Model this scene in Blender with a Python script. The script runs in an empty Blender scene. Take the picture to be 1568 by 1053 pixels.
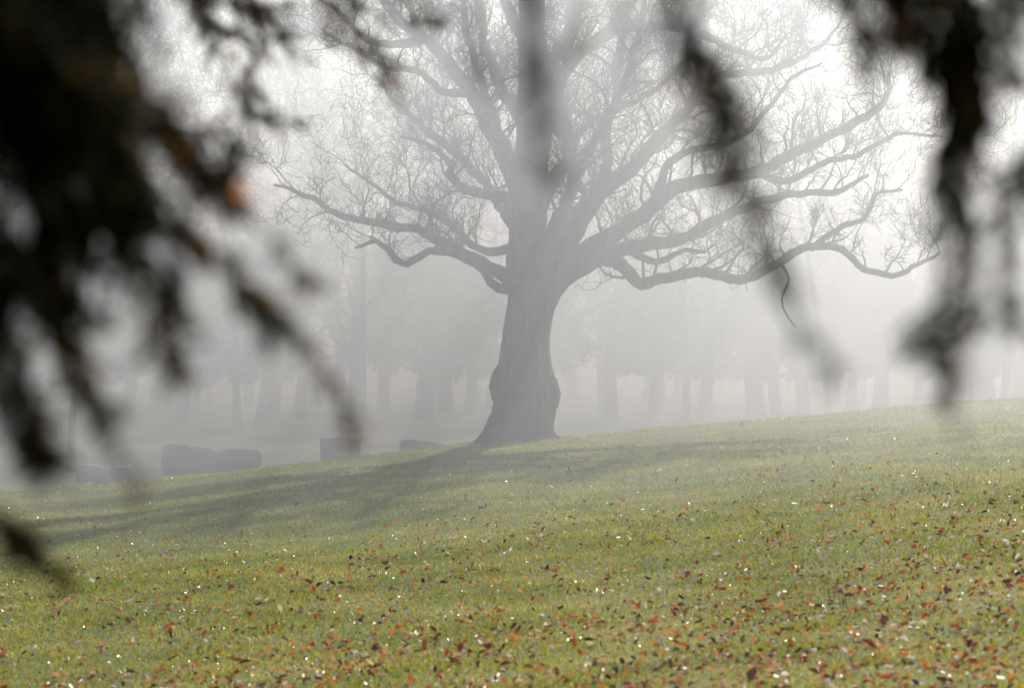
import bpy, math, random
import numpy as np
from mathutils import Vector, Matrix
random.seed(7); rng=np.random.default_rng(7)
scene=bpy.context.scene
COL=scene.collection

# ------------------------------------------------------------ helpers
def new_mat(name):
    m=bpy.data.materials.new(name); m.use_nodes=True
    nt=m.node_tree; nt.nodes.clear()
    return m,nt
def N(nt,t,**kw):
    n=nt.nodes.new(t)
    for k,v in kw.items(): setattr(n,k,v)
    return n
def ramp(nt,stops):
    r=N(nt,'ShaderNodeValToRGB'); e=r.color_ramp.elements
    e[0].position,e[0].color=stops[0][0],(*stops[0][1],1)
    e[1].position,e[1].color=stops[-1][0],(*stops[-1][1],1)
    for p,c in stops[1:-1]:
        x=e.new(p); x.color=(*c,1)
    return r
def make_mesh(name,V,F,mat,smooth=True,fattr=None):
    V=np.asarray(V,dtype=np.float32); 
    me=bpy.data.meshes.new(name)
    if isinstance(F,np.ndarray):
        k=F.shape[1]; nf=len(F)
        me.vertices.add(len(V)); me.vertices.foreach_set('co',V.ravel())
        me.loops.add(nf*k); me.loops.foreach_set('vertex_index',F.astype(np.int32).ravel())
        me.polygons.add(nf); me.polygons.foreach_set('loop_start',np.arange(0,nf*k,k,dtype=np.int32))
        me.update(calc_edges=True)
    else:
        me.from_pydata(V.tolist(),[],F)
    if smooth:
        me.polygons.foreach_set('use_smooth',[True]*len(me.polygons))
    if fattr is not None:
        a=me.attributes.new('rnd','FLOAT','FACE'); a.data.foreach_set('value',np.asarray(fattr,dtype=np.float32))
    me.materials.append(mat); me.validate()
    return me
def add_obj(name,me,parent=None,loc=None):
    o=bpy.data.objects.new(name,me); COL.objects.link(o)
    if parent: o.parent=parent
    if loc: o.location=loc
    return o
def sstep(a,b,x):
    t=np.clip((x-a)/(b-a),0,1); return t*t*(3-2*t)

# ------------------------------------------------------------ terrain
def gz(x,y):
    x=np.asarray(x,dtype=float); y=np.asarray(y,dtype=float)
    tilt=0.083*30*np.tanh(x/30)
    near=tilt-0.06+0.035*np.sin(x*0.31+y*0.13)+0.03*np.sin(y*0.37-x*0.11)+0.02*np.sin(x*0.9+0.3*y)
    near=near+1.4*(1-sstep(6,20,y))
    far=-2.0+0.12*np.sin(x*0.13+1)+0.1*np.sin(y*0.1)
    far=far+ sstep(200,700,y)*6
    st=75.5-8*sstep(1,-9,x)+0*y
    t=np.clip((y-st)/15.5,0,1); w=t*t*(3-2*t)
    return near*(1-w)+far*w

# ------------------------------------------------------------ materials
def bark_mat(name,c1,c2,scale=6,sc=(1,1,0.25),bump=0.06):
    m,nt=new_mat(name)
    tc=N(nt,'ShaderNodeTexCoord'); mp=N(nt,'ShaderNodeMapping'); mp.inputs['Scale'].default_value=sc
    nz=N(nt,'ShaderNodeTexNoise'); nz.inputs['Scale'].default_value=scale; nz.inputs['Detail'].default_value=8
    nt.links.new(tc.outputs['Object'],mp.inputs[0]); nt.links.new(mp.outputs[0],nz.inputs['Vector'])
    r=ramp(nt,[(0.3,c1),(0.7,c2)]); nt.links.new(nz.outputs['Fac'],r.inputs[0])
    b=N(nt,'ShaderNodeBsdfPrincipled'); b.inputs['Roughness'].default_value=0.85
    nt.links.new(r.outputs[0],b.inputs['Base Color'])
    bp=N(nt,'ShaderNodeBump'); bp.inputs['Strength'].default_value=0.9; bp.inputs['Distance'].default_value=bump
    nt.links.new(nz.outputs['Fac'],bp.inputs['Height']); nt.links.new(bp.outputs[0],b.inputs['Normal'])
    o=N(nt,'ShaderNodeOutputMaterial'); nt.links.new(b.outputs[0],o.inputs[0])
    return m
oak_bark=bark_mat('oak_bark',(0.025,0.023,0.022),(0.15,0.135,0.12),5,bump=0.1)
far_bark=bark_mat('far_bark',(0.05,0.04,0.03),(0.13,0.105,0.08),3)
log_bark=bark_mat('log_bark',(0.42,0.39,0.34),(0.66,0.61,0.53),4,(0.3,1,1),0.02)
cut_wood=bark_mat('cut_wood',(0.5,0.42,0.32),(0.72,0.63,0.5),9)

def leafy(name,stops,transl=0.5,rough=0.4,gloss=0.06,noise=None):
    m,nt=new_mat(name)
    at=N(nt,'ShaderNodeAttribute'); at.attribute_name='rnd'
    r=ramp(nt,stops)
    src=at.outputs['Fac']
    if noise:
        tc=N(nt,'ShaderNodeTexCoord'); nz=N(nt,'ShaderNodeTexNoise'); nz.inputs['Scale'].default_value=noise; nz.inputs['Detail'].default_value=6; nz.inputs['Roughness'].default_value=0.6
        nt.links.new(tc.outputs['Object'],nz.inputs['Vector'])
        mm=N(nt,'ShaderNodeMath',operation='MULTIPLY_ADD'); mm.inputs[1].default_value=2.2; mm.inputs[2].default_value=-1.1
        nt.links.new(nz.outputs['Fac'],mm.inputs[0])
        ad=N(nt,'ShaderNodeMath',operation='ADD'); nt.links.new(mm.outputs[0],ad.inputs[0]); nt.links.new(src,ad.inputs[1])
        src=ad.outputs[0]
    nt.links.new(src,r.inputs[0])
    d=N(nt,'ShaderNodeBsdfDiffuse'); t=N(nt,'ShaderNodeBsdfTranslucent'); g=N(nt,'ShaderNodeBsdfGlossy')
    g.inputs['Roughness'].default_value=rough
    nt.links.new(r.outputs[0],d.inputs[0]); nt.links.new(r.outputs[0],t.inputs[0])
    mx=N(nt,'ShaderNodeMixShader'); mx.inputs[0].default_value=transl
    nt.links.new(d.outputs[0],mx.inputs[1]); nt.links.new(t.outputs[0],mx.inputs[2])
    m2=N(nt,'ShaderNodeMixShader'); m2.inputs[0].default_value=gloss
    nt.links.new(mx.outputs[0],m2.inputs[1]); nt.links.new(g.outputs[0],m2.inputs[2])
    o=N(nt,'ShaderNodeOutputMaterial'); nt.links.new(m2.outputs[0],o.inputs[0])
    return m
grass_mat=leafy('grass_blade',[(0.0,(0.19,0.25,0.012)),(0.45,(0.43,0.44,0.035)),(0.8,(0.68,0.60,0.12)),(1.0,(0.8,0.66,0.3))],0.62,0.3,0.07,noise=0.5)
leaf_mat=leafy('dead_leaf',[(0.0,(0.06,0.03,0.025)),(0.2,(0.22,0.07,0.045)),(0.42,(0.58,0.12,0.035)),(0.68,(0.72,0.28,0.07)),(0.84,(0.66,0.42,0.24)),(1.0,(0.9,0.85,0.78))],0.5,0.35,0.09)
needle_mat=leafy('conifer_needle',[(0.0,(0.004,0.006,0.003)),(0.55,(0.012,0.016,0.006)),(0.85,(0.08,0.06,0.014)),(1.0,(0.24,0.11,0.025))],0.5,0.5,0.005)
canopy_mat=leafy('far_foliage',[(0.0,(0.03,0.03,0.018)),(1.0,(0.08,0.07,0.035))],0.3,0.6,0.01)
dm,nt=new_mat('dew_drop')
g=N(nt,'ShaderNodeBsdfGlossy'); g.inputs['Roughness'].default_value=0.3; g.inputs['Color'].default_value=(0.8,0.8,0.8,1)
o=N(nt,'ShaderNodeOutputMaterial'); nt.links.new(g.outputs[0],o.inputs[0])
# ground
gm,nt=new_mat('meadow_soil')
tc=N(nt,'ShaderNodeTexCoord'); nz=N(nt,'ShaderNodeTexNoise'); nz.inputs['Scale'].default_value=0.4; nz.inputs['Detail'].default_value=10; nz.inputs['Roughness'].default_value=0.7
nt.links.new(tc.outputs['Object'],nz.inputs['Vector'])
r=ramp(nt,[(0.3,(0.10,0.13,0.015)),(0.6,(0.19,0.19,0.03)),(0.8,(0.27,0.23,0.07))]); nt.links.new(nz.outputs['Fac'],r.inputs[0])
n2=N(nt,'ShaderNodeTexNoise'); n2.inputs['Scale'].default_value=14; n2.inputs['Detail'].default_value=6
nt.links.new(tc.outputs['Object'],n2.inputs['Vector'])
b=N(nt,'ShaderNodeBsdfPrincipled'); b.inputs['Roughness'].default_value=0.8
nt.links.new(r.outputs[0],b.inputs['Base Color'])
bp=N(nt,'ShaderNodeBump'); bp.inputs['Strength'].default_value=1; bp.inputs['Distance'].default_value=0.08
nt.links.new(n2.outputs['Fac'],bp.inputs['Height']); nt.links.new(bp.outputs[0],b.inputs['Normal'])
o=N(nt,'ShaderNodeOutputMaterial'); nt.links.new(b.outputs[0],o.inputs[0])

xs=np.unique(np.concatenate([np.linspace(-1500,-60,24),np.linspace(-60,60,161),np.linspace(60,1500,24)]))
ys=np.unique(np.concatenate([np.linspace(-300,-10,12),np.linspace(-10,110,241),np.linspace(110,220,40),np.linspace(220,2500,30)]))
X,Y=np.meshgrid(xs,ys); Z=gz(X,Y)
V=np.stack([X.ravel(),Y.ravel(),Z.ravel()],1)
nx,ny=len(xs),len(ys)
i=np.arange(nx-1)[None,:]+np.arange(ny-1)[:,None]*nx
F=np.stack([i,i+1,i+1+nx,i+nx],-1).reshape(-1,4)
add_obj('meadow_ground',make_mesh('meadow_ground',V,F,gm))

# grass blades : one mesh
NB=700000
u=rng.random(NB); y0,y1=17.0,84.0
yy=y0*(y1/y0)**(u**0.88)
xx=(rng.random(NB)*2-1)*(0.25*yy+2)
zz=gz(xx,yy)
tuft=0.7+0.7*(np.sin(xx*2.3+1.3*np.sin(yy*1.7))*np.sin(yy*1.9+np.sin(xx*1.1))>0.2)*rng.random(NB)
h=(0.018+0.032*rng.random(NB))*(1+yy/130)*tuft; wd=(0.0035+0.0035*rng.random(NB))*(0.7+yy/70)
a=rng.random(NB)*math.pi; lean=rng.normal(0,0.5,(NB,2))*h[:,None]
B=np.stack([xx,yy,zz-0.005],1)
D=np.stack([np.cos(a)*wd,np.sin(a)*wd,np.zeros(NB)],1)
T=np.stack([xx+lean[:,0],yy+lean[:,1],zz+h],1)
V=np.stack([B-D,B+D,T],1).reshape(-1,3)
F=np.arange(NB*3).reshape(-1,3)
add_obj('grass',make_mesh('grass',V,F,grass_mat,False,rng.random(NB)*0.8))
# dew on the blades : one mesh
ND=95000
yy=17*(80/17)**(rng.random(ND)**0.75); xx=(rng.random(ND)*2-1)*(0.23*yy+1); zz=gz(xx,yy)+0.03+0.03*rng.random(ND)
ctr=np.stack([xx,yy,zz],1); sz=(0.0025+0.0055*rng.random(ND)**2)*(0.45+yy/40)
q=rng.normal(0,1,(ND,3,3)); q/=np.linalg.norm(q,axis=2,keepdims=True)
V=(ctr[:,None,:]+q*sz[:,None,None]).reshape(-1,3)
add_obj('dew_on_grass',make_mesh('dew_on_grass',V,np.arange(ND*3).reshape(-1,3),dm,False))

# fallen leaves : one mesh
NL=17500
Vs=[];Fs=[];At=[]
k=0
while k<NL:
    y=18*(76/18)**random.random()
    x=(random.random()*2-1)*(0.22*y+1)
    dens=math.exp(-max(0,y-27)/16)*(0.45+0.55*sstep(-8,6,x+0.15*(30-y)))+0.03
    dens*=0.35+1.1*(0.5+0.5*math.sin(x*0.9+2*math.sin(y*0.35))*math.cos(y*0.6+x*0.3))
    if random.random()>dens*1.3: 
        k+=0.4; continue
    s=random.uniform(0.014,0.030)+(random.uniform(0,0.02) if random.random()<0.35 else 0)
    z=float(gz(x,y))+random.uniform(0.035,0.06)
    M=Matrix.Rotation(random.random()*6.28,3,'Z')@Matrix.Rotation(random.gauss(0,0.7),3,'X')@Matrix.Rotation(random.gauss(0,0.6),3,'Y')
    curl=random.uniform(-0.1,0.9); 
    base=len(Vs); n=8
    Vs.append((x,y,z))
    for j in range(n):
        t=j/n*6.283; rr=s*(1+0.3*math.cos(2*t)+random.uniform(-0.28,0.15))
        v=M@Vector((rr*math.cos(t),rr*0.8*math.sin(t),curl*s*abs(math.sin(t))))
        Vs.append((x+v.x,y+v.y,z+v.z))
    c=random.random()
    for j in range(n):
        Fs.append((base,base+1+j,base+1+(j+1)%n)); At.append(c)
    k+=1
add_obj('fallen_leaves',make_mesh('fallen_leaves',Vs,np.array(Fs),leaf_mat,False,At))

# ------------------------------------------------------------ tree builder
class TB:
    def __init__(s): s.V=[];s.F=[]
    def tube(s,P,R,sides,lump=0.0):
        n=len(P); b0=len(s.V)
        ref=Vector((0.13,1,0.07)).normalized()
        for i in range(n):
            if i==0: t=P[1]-P[0]
            elif i==n-1: t=P[i]-P[i-1]
            else: t=P[i+1]-P[i-1]
            if t.length<1e-6: t=Vector((0,0,1))
            t.normalize()
            a=t.cross(ref)
            if a.length<0.05: a=t.cross(Vector((1,0,0)))
            a.normalize(); b=t.cross(a)
            for j in range(sides):
                an=6.28318*j/sides; r=R[i]
                if lump: r*=1+lump*(math.sin(an*3+i*0.35)+0.6*math.sin(an*5-i*0.5)+random.uniform(-.4,.4))
                s.V.append(P[i]+a*(r*math.cos(an))+b*(r*math.sin(an)))
        for i in range(n-1):
            for j in range(sides):
                j2=(j+1)%sides
                s.F.append((b0+i*sides+j,b0+i*sides+j2,b0+(i+1)*sides+j2,b0+(i+1)*sides+j))
    def mesh(s,name,mat):
        return make_mesh(name,[tuple(v) for v in s.V],np.array(s.F),mat)
def rv():
    v=Vector((random.gauss(0,1),random.gauss(0,1),random.gauss(0,1))); return v.normalized()
def catmull(P,R,step):
    out=[];ro=[]
    Q=[P[0]*2-P[1]]+P+[P[-1]*2-P[-2]]
    for i in range(1,len(Q)-2):
        a,b,c,d=Q[i-1:i+3]; m=max(1,int((c-b).length/step))
        for k in range(m):
            t=k/m
            out.append(0.5*((2*b)+(c-a)*t+(2*a-5*b+4*c-d)*t*t+(3*b-a-3*c+d)*t**3)); ro.append(R[i-1]*(1-t)+R[i]*t)
    out.append(P[-1]); ro.append(R[-1]); return out,ro
def grow(tb,p,d,L,r,lv,maxlv,up=0.12,wig=0.35,dens=1.0,rmin=0.007):
    n={0:8,1:8,2:6,3:5}.get(lv,4); seg=L/n
    P=[p.copy()];R=[r]; d=d.normalized()
    for i in range(n):
        d=(d+rv()*wig+Vector((0,0,up))).normalized()
        P.append(P[-1]+d*seg); R.append(max(rmin*0.7,r*(1-0.85*(i+1)/n)))
    tb.tube(P,R,5 if lv<=1 else (4 if lv==2 and r>0.03 else 3))
    if lv<maxlv:
        cnt=int({0:9,1:7,2:6}.get(lv,4)*dens*random.uniform(0.7,1.3)+0.5)
        for c in range(cnt):
            i=random.randint(1,n) if lv>0 else random.randint(2,n)
            t=(P[i]-P[i-1]).normalized()
            dd=(t*0.7+rv()*0.9+Vector((0,0,0.25))).normalized()
            grow(tb,P[i],dd,L*random.uniform(0.35,0.65),max(rmin,R[i]*0.6),lv+1,maxlv,up,wig,dens,rmin)

# ------------------------------------------------------------ the oak (chart: 58.07 units per metre, origin at its own foot)
OY=75.0
def C(u,v,dy=0.0): return Vector(((u-784)/58.07, dy, (672-v)/58.07))
tb=TB()
prof=[(795,700,78),(795,684,68),(795,672,60),(797,660,53),(800,640,49),(804,615,48),(804,595,49),(803,575,45),(803,550,40),(806,520,37),(810,490,36),(813,465,36.5),(817,440,42),(820,418,46),(818,400,42),(812,370,32)]
P=[C(a,b) for a,b,c in prof]; R=[c/58.07 for a,b,c in prof]
P,R=catmull(P,R,0.12)
tb.tube(P,R,28,0.028)
for (u1,v1,u2,v2,dy,r1,r2) in [(770,640,722,682,-0.3,22,7),(825,645,862,676,-0.2,18,6),(790,640,770,690,-1.3,20,8),(810,640,840,690,1.2,20,8),(800,640,812,692,-1.4,16,8)]:
    a=C(u1,v1,dy*0.2);b=C(u2,v2,dy); m=(a+b)/2+Vector((0,0,-0.12))
    PP,RR=catmull([a,m,b],[r1/58,(r1*0.6)/58,r2/58],0.1); tb.tube(PP,RR,10,0.03)
for (u,v,dy,r) in [(768,588,-0.2,19),(840,600,-0.1,19),(790,585,-0.6,12),(775,530,-0.2,9),(836,560,-0.3,8)]:
    P=[C(u,v+r*2,dy),C(u,v+r*1.1,dy),C(u,v,dy),C(u,v-r*1.1,dy),C(u,v-r*2,dy)]
    tb.tube(P,[0.05,r*.75/58,r/58,r*.75/58,0.05],10,0.04)
limbs=[
 ([(816,420,44),(809,370,33),(810,300,27),(815,220,25),(815,120,23),(813,20,21),(816,-90,17),(806,-200,12),(815,-300,7),(820,-380,3)],0.0,0.3),
 ([(800,425,20),(770,418,12),(738,402,9.5),(705,386,8),(670,368,7.5),(640,349,6.5),(602,347,6),(560,336,5.5),(520,324,5),(478,304,4),(425,289,2)],-0.3,-2.0),
 ([(782,440,9),(764,438,8),(752,430,7),(742,412,8),(725,403,7),(692,388,6.5),(657,384,6),(627,402,6),(603,386,5),(577,366,4),(548,374,2)],-0.5,-1.2),
 ([(800,350,15),(775,300,10),(742,291,8),(703,281,7),(684,262,6.5),(690,245,6),(650,215,4),(610,200,2)],0,1.5),
 ([(803,300,20),(775,240,16),(748,192,13),(722,142,12),(690,98,10),(650,62,9),(606,22,7.5),(572,-40,6),(540,-110,3)],-.2,-1.0),
 ([(812,200,12),(765,120,9),(742,60,7.5),(733,0,6.5),(700,-80,4),(680,-150,2)],0.3,2.5),
 ([(805,350,10),(780,375,8),(740,380,6.5),(700,350,5.5),(665,325,5),(640,312,4.5),(600,300,4),(560,270,3),(520,240,2)],0.3,3.0),
 ([(722,142,8),(680,140,6),(640,110,5),(590,110,4),(540,80,3),(500,60,2)],-0.6,-2.0),
 ([(650,62,8),(600,70,6),(550,50,5),(510,10,4),(470,-20,2)],-0.8,0.5),
 ([(835,440,26),(862,420,19),(897,404,14),(930,397,12),(955,413,10.5),(982,433,9.5),(1020,426,8.5),(1062,420,8),(1112,426,8),(1150,418,7.5),(1187,399,7),(1232,381,6),(1280,386,5.5),(1310,411,5),(1350,421,4.5),(1392,400,3.5),(1425,385,2)],-0.3,-2.0),
 ([(845,420,24),(890,396,15),(930,382,12.5),(962,376,11.5),(1002,373,10),(1050,360,9),(1088,336,8.5),(1122,316,8),(1170,300,7),(1222,291,6),(1288,287,5),(1340,262,3)],0.1,1.2),
 ([(850,412,22),(905,376,14),(950,350,13),(1000,312,12.5),(1042,281,11.5),(1092,271,10),(1150,265,9),(1200,241,8),(1252,214,7.5),(1300,190,7),(1345,162,5),(1352,115,3)],-.1,-1.5),
 ([(842,400,26),(882,342,18),(912,300,15),(950,266,13),(987,238,10.5),(1012,198,9),(1060,152,8),(1112,104,7),(1200,92,6),(1262,58,4),(1300,20,2)],0.2,2.5),
 ([(818,330,15),(845,275,12),(868,240,11),(866,200,10.5),(848,165,10),(856,125,10),(882,90,10),(930,52,9),(990,40,8),(1052,50,7),(1100,72,6),(1162,90,4),(1200,60,2)],-.2,-1.2),
 ([(895,320,11),(925,252,9),(930,192,8.5),(945,150,7.5),(950,82,7),(965,20,6),(960,-60,4),(975,-130,2)],0.3,0.8),
 ([(815,150,12),(862,60,10),(890,0,9),(905,-80,7),(960,-170,5),(1000,-240,2)],0.1,1.5),
 ([(815,80,12),(780,10,9),(770,-60,7),(730,-150,5),(720,-240,2)],0,-1.5),
 ([(905,305,7),(885,280,7),(870,250,6),(862,225,5),(840,190,4)],-0.5,-1.5),
 ([(1000,312,8),(1020,260,6.5),(1060,230,5.5),(1110,220,5),(1160,180,4),(1200,130,3),(1240,110,2)],-0.5,-2.5),
 ([(1060,152,7),(1080,100,6),(1070,40,5),(1090,-30,4),(1130,-100,2)],1.5,2.0),
 ([(930,52,7),(970,0,6),(1030,-50,5),(1100,-80,4),(1180,-100,2)],-0.9,-2),
 ([(1150,265,6.5),(1200,275,5.5),(1250,250,5),(1300,240,4),(1360,210,3),(1410,215,2)],-1,-3),
 ([(1187,399,2.6),(1200,425,2.2),(1190,455,1.9),(1197,478,1.5),(1213,498,0.8)],-1.3,-1.2),
 ([(1232,381,5),(1270,350,4),(1310,335,3.5),(1330,300,3),(1370,290,2)],-1.4,-2),
 ([(962,376,8),(985,392,6),(1020,395,5),(1050,380,3),(1080,385,2)],0.2,-0.8),
 ([(814,340,14),(790,280,10),(768,220,7),(745,150,6),(720,80,5),(715,20,3)],-0.4,-6.0),
 ([(835,390,14),(860,320,9),(892,250,7),(930,180,6),(960,90,5),(980,20,3)],-0.4,-6.5),
 ([(835,400,14),(860,340,10),(880,270,8),(900,180,6),(1000,120,5),(1100,40,3)],0.4,6.5),
 ([(805,380,14),(780,330,9),(730,260,7),(660,190,6),(600,140,5),(560,80,3)],0.4,5.5),
 ([(815,330,14),(830,250,9),(850,150,7),(870,50,6),(880,-60,4)],0.3,4.5),
]
for li,(pts,d0,d1) in enumerate(limbs):
    n=len(pts)
    P=[C(u,v,d0+(d1-d0)*(i/(n-1))) for i,(u,v,r) in enumerate(pts)]
    R=[r/58.07*0.98 for u,v,r in pts]
    dang=pts[0][0]==1187
    P,R=catmull(P,R,0.16)
    off=Vector((0,0,0)); amp=0.012 if dang else 0.042
    for i in range(3,len(P)):
        off=off*0.8+rv()*amp; P[i]=P[i]+off*(1 if R[i]<0.25 else 0.3)
        R[i]*=random.uniform(0.93,1.08)
    big=R[0]>0.2
    tb.tube(P,R,12 if big else 8,0.03)
    if dang: continue
    acc=0; nxt=1.0
    for i in range(4,len(P)):
        acc+=(P[i]-P[i-1]).length
        if R[i]>0.33: continue
        if acc>nxt:
            acc=0; nxt=random.uniform(0.16,0.4)
            t=(P[i]-P[i-1]).normalized()
            dd=(t*0.5+rv()*0.8+Vector((0,0,0.6))).normalized()
            if dd.z<-0.25: dd.z*=-0.5
            L=random.uniform(0.9,2.7)*(0.75 if P[i].z<6 else 1.0)
            grow(tb,P[i],dd,L,min(0.05,max(0.018,R[i]*0.38)),1,3,0.08,0.5,1.05,0.009)
oak=add_obj('bare_oak_tree',tb.mesh('bare_oak_tree',oak_bark),loc=(0,OY,float(gz(0.2,OY))))

# ------------------------------------------------------------ other bare trees
def bare_tree(seed,H,r,clear,maxlv=3,nl=11,spread=0.55,rmin=0.012,dens=0.8):
    random.seed(seed); t=TB()
    P=[];R=[];d=Vector((0,0,1));p=Vector((0,0,-0.4)); n=14
    for i in range(n+1):
        P.append(p.copy()); R.append(max(0.03,r*(1.35 if i==0 else 1)*(1-0.93*i/n)))
        d=(d+rv()*0.09+Vector((0,0,0.1))).normalized(); p=p+d*(H/n)
    t.tube(P,R,9,0.03)
    for k in range(nl):
        f=clear+(0.97-clear)*k/nl; i=min(n,max(1,int(f*n)))
        a=k*2.4+random.random(); el=random.uniform(0.15,0.7)+f*0.5
        dd=Vector((math.cos(a)*spread*1.4,math.sin(a)*spread*1.4,el))
        grow(t,P[i],dd,H*random.uniform(0.28,0.42)*(1.15-0.5*f),R[i]*0.45,0,maxlv,0.05,0.38,dens,rmin)
    return t
def canopy(seed,H):
    r=np.random.default_rng(seed); Vs=[]
    for c in range(46):
        f=r.random(); z=2.6+f*(H*0.85-2.6); rad=(1-0.6*f)*H*0.26
        a=r.random()*6.283; q=math.sqrt(r.random())*rad
        cx,cy=q*math.cos(a),q*math.sin(a); cr=r.uniform(0.5,1.2)
        n=170; g=r.normal(0,1,(n,3)); g/=np.linalg.norm(g,axis=1,keepdims=True); g*=(r.random((n,1))**0.5)*cr; g[:,2]*=0.7
        ctr=g+np.array([cx,cy,z]); qd=r.normal(0,1,(n,3,3)); qd/=np.linalg.norm(qd,axis=2,keepdims=True)
        Vs.append((ctr[:,None,:]+qd*0.17).reshape(-1,3))
    V=np.concatenate(Vs); nf=len(V)//3
    return make_mesh('canopy',V,np.arange(len(V)).reshape(-1,3),canopy_mat,False,r.random(nf))
variants=[(bare_tree(11+i*7,11+1.2*i,0.32+0.05*i,0.24+0.03*i,2,16,rmin=0.025).mesh('park_tree_%d'%i,far_bark),canopy(70+i,10.0+1.0*i)) for i in range(4)]
tall=[bare_tree(51+i*7,20+1.5*i,0.19,0.44,3,17,spread=0.85,rmin=0.016,dens=0.9).mesh('tall_tree_%d'%i,far_bark) for i in range(3)]
random.seed(5)
for (x,y,vi,s,rz) in [(-15.5,100,0,0.8,0.3),(-7.0,132,1,1.08,2.0),(0.9,112,2,1.0,1.2),(8.0,132,0,1.1,4.0),(-13,134,2,1.1,5),(-22,122,1,1,3),(14.5,130,1,0.97,0.4),(22,128,0,1.1,5.2)]:
    o=add_obj('bare_park_tree',tall[vi],loc=(x,y,float(gz(x,y)))); o.scale=(s,s,s); o.rotation_euler=(0,0,rz)
root=bpy.data.objects.new('distant_trees',None); COL.objects.link(root)
k=0
for row,(yb,n) in enumerate([(148,40),(162,44),(182,48)]):
    for j in range(n):
        x=(j-(n-1)/2)*(120+row*22)/n+random.uniform(-1.3,1.3); y=yb+random.uniform(-7,7)
        tm,cm=variants[random.randrange(4)]
        o=add_obj('tree_%d'%k,tm,root,(x,y,float(gz(x,y)))); k+=1
        s=random.uniform(0.75,1.1); o.scale=(s,s,s*random.uniform(0.9,1.15)); o.rotation_euler=(0,0,random.random()*6.28)
        if random.random()<0.65: add_obj('canopy_%d'%k,cm,o)

# ------------------------------------------------------------ logs and stump
def log_obj(name,x,y,L,r,rz,sink=0.15,r2=0.86):
    t=TB(); n=18
    P=[Vector((L*(i/(n-1)-.5),0.06*math.sin(i*.35),0.07*math.sin(i*.5))) for i in range(n)]
    R=[r*(1.0+(r2-1)*i/(n-1)+0.05*math.sin(i*1.1)) for i in range(n)]
    P=[P[0]-Vector((0.09,0,0)),P[0]-Vector((0.06,0,0))]+P+[P[-1]+Vector((0.06,0,0)),P[-1]+Vector((0.09,0,0))]; R=[R[0]*.7,R[0]*.86]+R+[R[-1]*.86,R[-1]*.7]
    t.tube(P,R,20,0.012)
    me=t.mesh(name,log_bark)
    o=add_obj(name,me,loc=(x,y,float(gz(x,y))+r-sink)); o.rotation_euler=(0,0.02,rz)
    for e,sg in ((0,-1),(1,1)):
        rr=R[0] if e==0 else R[-1]; pp=P[0] if e==0 else P[-1]
        vs=[(pp.x+sg*0.005,pp.y+math.cos(a)*rr*1.02,pp.z+math.sin(a)*rr*1.02) for a in [6.2832*q/18 for q in range(18)]]
        m2=bpy.data.meshes.new('end'); m2.from_pydata(vs,[],[tuple(range(18))]); m2.materials.append(cut_wood)
        add_obj('sawn_end_%d'%e,m2,o)
    return o
log_obj('fallen_log',-9.7,92,3.0,0.56,-0.22,-0.02,.78)
log_obj('fallen_log',-2.0,82,2.3,0.34,0.05,-0.12)
log_obj('fallen_log',-6.5,86,1.3,0.22,-0.2,-0.1)
log_obj('fallen_log',-3.7,83,1.6,0.24,0.3,-0.1)
log_obj('fallen_log',-7.3,88,1.1,0.24,0.7,-0.05)
log_obj('fallen_log',-12.9,90,1.6,0.3,0.3,0.0)
t=TB(); P=[Vector((0,0,z)) for z in (-0.3,0,0.15,0.4,0.8,1.2,1.42,1.5)]
t.tube(P,[0.98,0.82,0.68,0.62,0.60,0.61,0.64,0.6],22,0.02)
st=add_obj('tree_stump',t.mesh('tree_stump',log_bark),loc=(-5.15,85.5,float(gz(-5.15,85.5))))
vs=[(math.cos(a)*0.6,math.sin(a)*0.6,1.505+0.03*math.sin(3*a)) for a in [6.2832*q/22 for q in range(22)]]
m2=bpy.data.meshes.new('cut_top'); m2.from_pydata(vs,[],[tuple(range(22))]); m2.materials.append(cut_wood); add_obj('cut_top',m2,st)

# ------------------------------------------------------------ near conifer boughs
def spray(NV,NA,WB,path,blen=0.07,dens=1.0,warm=0.0):
    P,_=catmull(path,[0]*len(path),0.02)
    L=len(P)
    off=Vector((0,0,0))
    for i in range(L):
        off=off*0.85+rv()*0.004; P[i]=P[i]+off
    WB.tube(P,[0.004*(1-0.8*i/L)+0.001 for i in range(L)],5)
    ph=random.random()*6; fr=random.uniform(0.35,0.6)
    for i in range(1,L):
        t=(P[i]-P[i-1]).normalized()
        f=i/L
        cl=0.75+0.4*math.sin(i*fr+ph)
        for s in range(4):
            if random.random()>0.75*dens*cl: continue
            sd=rv(); sd=(sd-t*sd.dot(t)).normalized()
            d=(t*0.8+sd*0.8+Vector((0,0,-0.25))).normalized()
            bl=blen*(1.15-0.6*f)*random.uniform(0.5,1.25)*(0.6+0.5*cl)
            m=max(3,int(bl/0.007)); q=P[i].copy()
            br=min(1,random.random()**2*0.85+(0.25 if random.random()<0.2 else 0)+warm)
            for k in range(m):
                d=(d+rv()*0.08+Vector((0,0,-0.03))).normalized(); q=q+d*(bl/m)
                for w in range(3):
                    nd=(d*0.6+rv()*0.8).normalized()*0.018
                    wv=nd.cross(rv()).normalized()*0.0030
                    NV.extend((q-wv,q+wv,q+nd)); NA.append(min(1,br+random.uniform(0,.15)))
def FP(u,v,y): return Vector(((u-784)/4355*y,y,3+(498-v)/4355*y))
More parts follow.
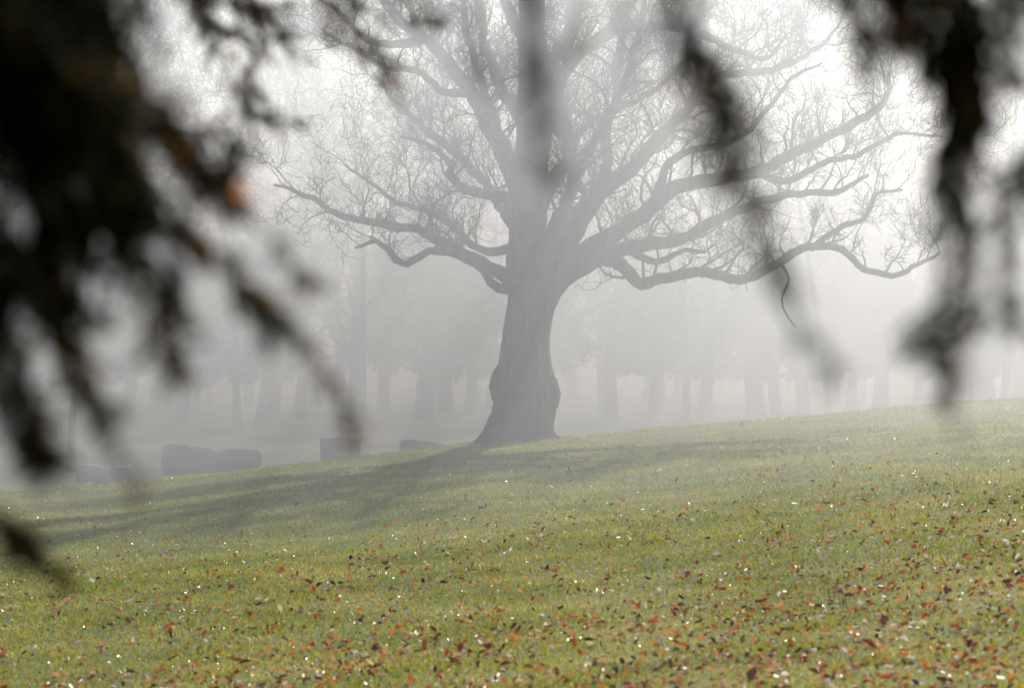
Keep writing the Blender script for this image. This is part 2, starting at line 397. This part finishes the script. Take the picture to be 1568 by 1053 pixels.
def bough_object(name,strands,trunk,limbs_w):
    NV=[];NA=[];WB=TB()
    for st in strands:
        pts,y,bl,dn=st[:4]; warm=st[4] if len(st)>4 else 0
        path=[FP(u,v,y+0.06*i) for i,(u,v) in enumerate(pts)]
        spray(NV,NA,WB,path,bl,dn,warm)
    WB.tube([Vector(p) for p in trunk[0]],trunk[1],12,0.04)
    for P,R in limbs_w:
        PP,RR=catmull([Vector(p) for p in P],R,0.05); WB.tube(PP,RR,7,0.03)
    o=add_obj(name,WB.mesh(name,far_bark))
    nm=make_mesh('needles',[tuple(v) for v in NV],np.arange(len(NV)).reshape(-1,3),needle_mat,False,NA)
    add_obj('needles',nm,o)
random.seed(21)
def companions(S,n=2,j=16,lo=0.55):
    out=list(S)
    for st in S:
        pts,y,bl,dn=st[:4]
        for c in range(n):
            f=random.uniform(lo,0.9); m=max(2,int(len(pts)*f+0.5)); du,dv=random.gauss(0,j),random.gauss(0,j)
            out.append(([(u+du+random.gauss(0,6),v+dv) for u,v in pts[:m]],y+random.uniform(-.2,.2),bl,dn)+tuple(st[4:]))
    return out
S=[
 ([(180,150),(270,230),(330,300),(400,350),(450,400),(482,440)],4.0,.04,.75,.25),
 ([(200,290),(330,415),(420,490),(500,575),(542,645)],4.0,.045,.9,.2),
 ([(150,150),(215,330),(235,470),(255,580)],4.0,.06,1.0,.1),
 ([(90,150),(160,320),(200,440),(215,500)],3.8,.065,1.0,.05),
 ([(0,100),(60,300),(70,440),(40,560)],3.8,.065,1.1),
 ([(40,300),(110,480),(150,625)],3.9,.065,1.1,.05),
 ([(-30,300),(-10,480),(30,640),(60,730)],3.7,.065,1.1),
 ([(110,560),(160,650),(212,750)],3.4,.03,.4,.1),
 ([(-90,740),(-10,800),(40,845),(88,885)],4.0,.045,1.2,.15),
 ([(230,400),(265,480),(290,560)],4.0,.045,.9,.15),
 ([(180,130),(270,185),(345,200),(355,270)],4.1,.065,1.3,.25),
 ([(170,100),(250,180),(320,260),(360,310)],4.1,.065,1.3,.25),
 ([(40,60),(140,230),(175,345)],3.8,.07,1.2,.05),
 ([(-60,520),(20,590),(70,700)],3.7,.065,1.0),
 ([(180,240),(300,360),(380,440)],4.0,.05,.9,.2),
]
S=companions(S,1,14)
S+=[
 ([(230,-60),(300,10),(370,60),(460,55),(545,60),(625,140)],7,.09,.6,.3),
 ([(280,-30),(330,60),(370,150),(400,180),(480,190)],7,.09,.65,.3),
 ([(430,-60),(500,0),(570,60),(600,115)],7,.09,.55,.3),
 ([(340,-60),(400,40),(385,120),(410,170)],7,.08,.6,.25),
 ([(300,20),(360,10),(420,40),(470,100)],7,.08,.5,.25),
 ([(480,-60),(540,10),(600,20),(660,30)],7,.08,.5,.25),
 ([(260,-60),(310,-10),(400,10),(450,0)],7,.08,.5,.25),
 ([(200,-60),(240,60),(250,110)],4.2,.06,1.1,.1),
 ([(230,-60),(270,-10),(320,30)],4.2,.055,1.0,.1),
 ([(260,-70),(330,-30),(400,-5)],4.2,.055,1.0,.1),
]
for k in range(120):
    u0=random.uniform(-180,155); v0=random.uniform(-160,80)
    L=random.uniform(100,220)
    if u0+L*0.35>205: u0-=75
    S.append(([(u0,v0),(u0+L*.2,v0+L*.5),(u0+L*.35,v0+L)],random.uniform(3.6,4.5),.07,1.3))
for k in range(42):
    u0=random.uniform(-140,150); v0=random.uniform(130,430); L=random.uniform(80,180)
    if u0>90 and v0>300: u0-=90
    S.append(([(u0,v0),(u0+L*.3,v0+L*.5),(u0+L*.5,v0+L)],random.uniform(3.6,4.3),.055,1.0,.05))
bough_object('conifer_tree',S,([(-2.6,4.6,1.2),(-2.6,4.6,3),(-2.6,4.6,6),(-2.6,4.6,10)],[.3,.26,.2,.03]),
  [([(-2.6,4.6,3.9),(-1.6,4.3,3.9),(-0.9,4.1,3.7),(-0.6,4.0,3.4)],[.05,.035,.02,.006]),
   ([(-2.6,4.6,3.5),(-1.7,4.2,3.45),(-1.0,4.0,3.25),(-0.65,3.9,3.1)],[.045,.03,.015,.005]),
   ([(-2.6,4.6,4.6),(-1.6,5.5,4.5),(-0.9,6.9,4.0),(-0.4,7,3.9)],[.05,.035,.02,.005]),
   ([(-2.6,4.6,3.1),(-1.6,4.2,3.0),(-0.85,4.0,2.75)],[.04,.02,.005])])
S=[
 ([(1010,-80),(1040,0),(1065,95),(1112,200),(1150,300),(1165,390)],3.3,.05,.8,.1),
 ([(1160,370),(1215,480),(1275,570)],3.0,.035,.45,.1),
 ([(1290,-100),(1395,20),(1455,120),(1455,250),(1440,400),(1460,480),(1450,590)],3.8,.065,1.1),
 ([(1400,-80),(1490,60),(1505,200),(1475,310),(1478,440)],3.8,.07,1.2),
 ([(1440,-90),(1500,40),(1490,160),(1460,260)],3.8,.07,1.3),
 ([(1330,-90),(1400,-10),(1440,80),(1490,170)],3.8,.07,1.3),
 ([(1370,-90),(1430,-20),(1450,80),(1470,200)],3.6,.07,1.3),
 ([(1620,160),(1570,260),(1545,360),(1570,500)],3.6,.06,1.0),
 ([(1560,-80),(1540,40),(1560,120)],3.6,.06,1.1),
 ([(1500,-80),(1570,0),(1600,80)],3.6,.055,1.1),
 ([(1250,-90),(1300,-10),(1330,60)],3.6,.05,.9),
 ([(1290,-90),(1310,40),(1330,130)],3.6,.04,.6),
 ([(1050,60),(1090,170),(1130,260)],3.3,.05,.8,.1),
 ([(1090,150),(1120,230),(1140,300)],3.3,.05,.8,.1),
]
S=companions(S,1,16)
S+=[([(1500,420),(1475,520),(1465,620),(1475,710)],2.8,.025,.35,.2),
 ([(1440,440),(1430,520),(1455,600)],3.6,.05,.7),
 ([(930,-90),(960,30),(985,190)],3.0,.02,.3),
 ([(800,-100),(822,40),(818,180),(832,290)],2.6,.03,.6),
 ([(780,-100),(800,0),(815,120)],2.6,.035,.6),
 ([(815,-100),(815,0),(825,180)],2.6,.03,.6),
 ([(700,-90),(720,50),(742,110)],3.0,.025,.5),
 ([(600,-90),(640,0),(650,60)],3.2,.03,.5,.1),
 ([(560,-90),(600,-20),(660,10)],3.2,.03,.5,.1),
 ([(940,-90),(900,10),(880,80)],3.2,.02,.4,.45),
 ([(980,-90),(1010,-20),(1010,50)],3.2,.03,.5,.1),
]
bough_object('conifer_tree',S,([(2.5,4.4,1.2),(2.5,4.4,3),(2.5,4.4,6),(2.5,4.4,10)],[.3,.26,.2,.03]),
  [([(2.5,4.4,4.1),(1.6,4.1,4.0),(0.8,3.8,3.75),(0.4,3.8,3.6)],[.05,.035,.02,.006]),
   ([(2.5,4.4,4.4),(1.5,3.8,4.1),(0.5,3.3,3.75),(-0.1,3.0,3.55)],[.05,.035,.02,.005]),
   ([(2.5,4.4,3.6),(1.5,4.0,3.6),(0.8,3.8,3.45)],[.04,.025,.008])])
c=FP(372,297,3.8)
vs=[(0,0,0)]+[(0.010*math.cos(a)*(1+.3*math.sin(3*a)),0.003*math.sin(2*a),0.010*math.sin(a)) for a in [6.2832*q/9 for q in range(9)]]
add_obj('autumn_leaf',make_mesh('autumn_leaf',vs,np.array([(0,1+q,1+(q+1)%9) for q in range(9)]),leaf_mat,False,[0.62]*9),loc=c)

# ------------------------------------------------------------ fog bank
fm,nt=new_mat('fog')
vs_=N(nt,'ShaderNodeVolumeScatter'); vs_.inputs['Color'].default_value=(0.885,0.95,1,1); vs_.inputs['Density'].default_value=0.0185; vs_.inputs['Anisotropy'].default_value=0.61
o=N(nt,'ShaderNodeOutputMaterial'); nt.links.new(vs_.outputs[0],o.inputs['Volume'])
def box(name,x0,x1,y0,y1,z0,z1,mat):
    vs=[(x,y,z) for x in (x0,x1) for y in (y0,y1) for z in (z0,z1)]
    me=bpy.data.meshes.new(name); me.from_pydata(vs,[],[(0,1,3,2),(4,6,7,5),(0,4,5,1),(2,3,7,6),(0,2,6,4),(1,5,7,3)])
    me.materials.append(mat); return add_obj(name,me)
box('fog_bank',-400,400,39,700,-8,14,fm)

# ------------------------------------------------------------ light
EL,AZ=math.radians(29),math.radians(17)   # azimuth measured from +Y toward +X
sd=Vector((math.sin(AZ)*math.cos(EL),math.cos(AZ)*math.cos(EL),math.sin(EL)))
sl=bpy.data.lights.new('sun','SUN'); sl.energy=5; sl.angle=math.radians(0.6); sl.color=(1,0.96,0.89)
so=bpy.data.objects.new('sun',sl); COL.objects.link(so); so.rotation_euler=sd.to_track_quat('Z','Y').to_euler()
w=bpy.data.worlds.new('World'); scene.world=w; w.use_nodes=True
nt=w.node_tree; bg=nt.nodes['Background']
sk=nt.nodes.new('ShaderNodeTexSky'); sk.sky_type='NISHITA'; sk.sun_disc=False; sk.sun_elevation=EL; sk.sun_rotation=AZ
sk.dust_density=0.8
nt.links.new(sk.outputs[0],bg.inputs[0]); bg.inputs[1].default_value=0.1

# ------------------------------------------------------------ camera
cd=bpy.data.cameras.new('camera'); cam=bpy.data.objects.new('camera',cd); COL.objects.link(cam)
cam.location=(0,0,3); cam.rotation_euler=(math.radians(90-0.375),0,0)
cd.lens=100; cd.sensor_width=36; cd.clip_end=5000; cd.clip_start=0.1
cd.dof.use_dof=True; cd.dof.focus_distance=58; cd.dof.aperture_fstop=2.4
scene.camera=cam
scene.view_settings.view_transform='Standard'; scene.view_settings.look='None'; scene.view_settings.exposure=0
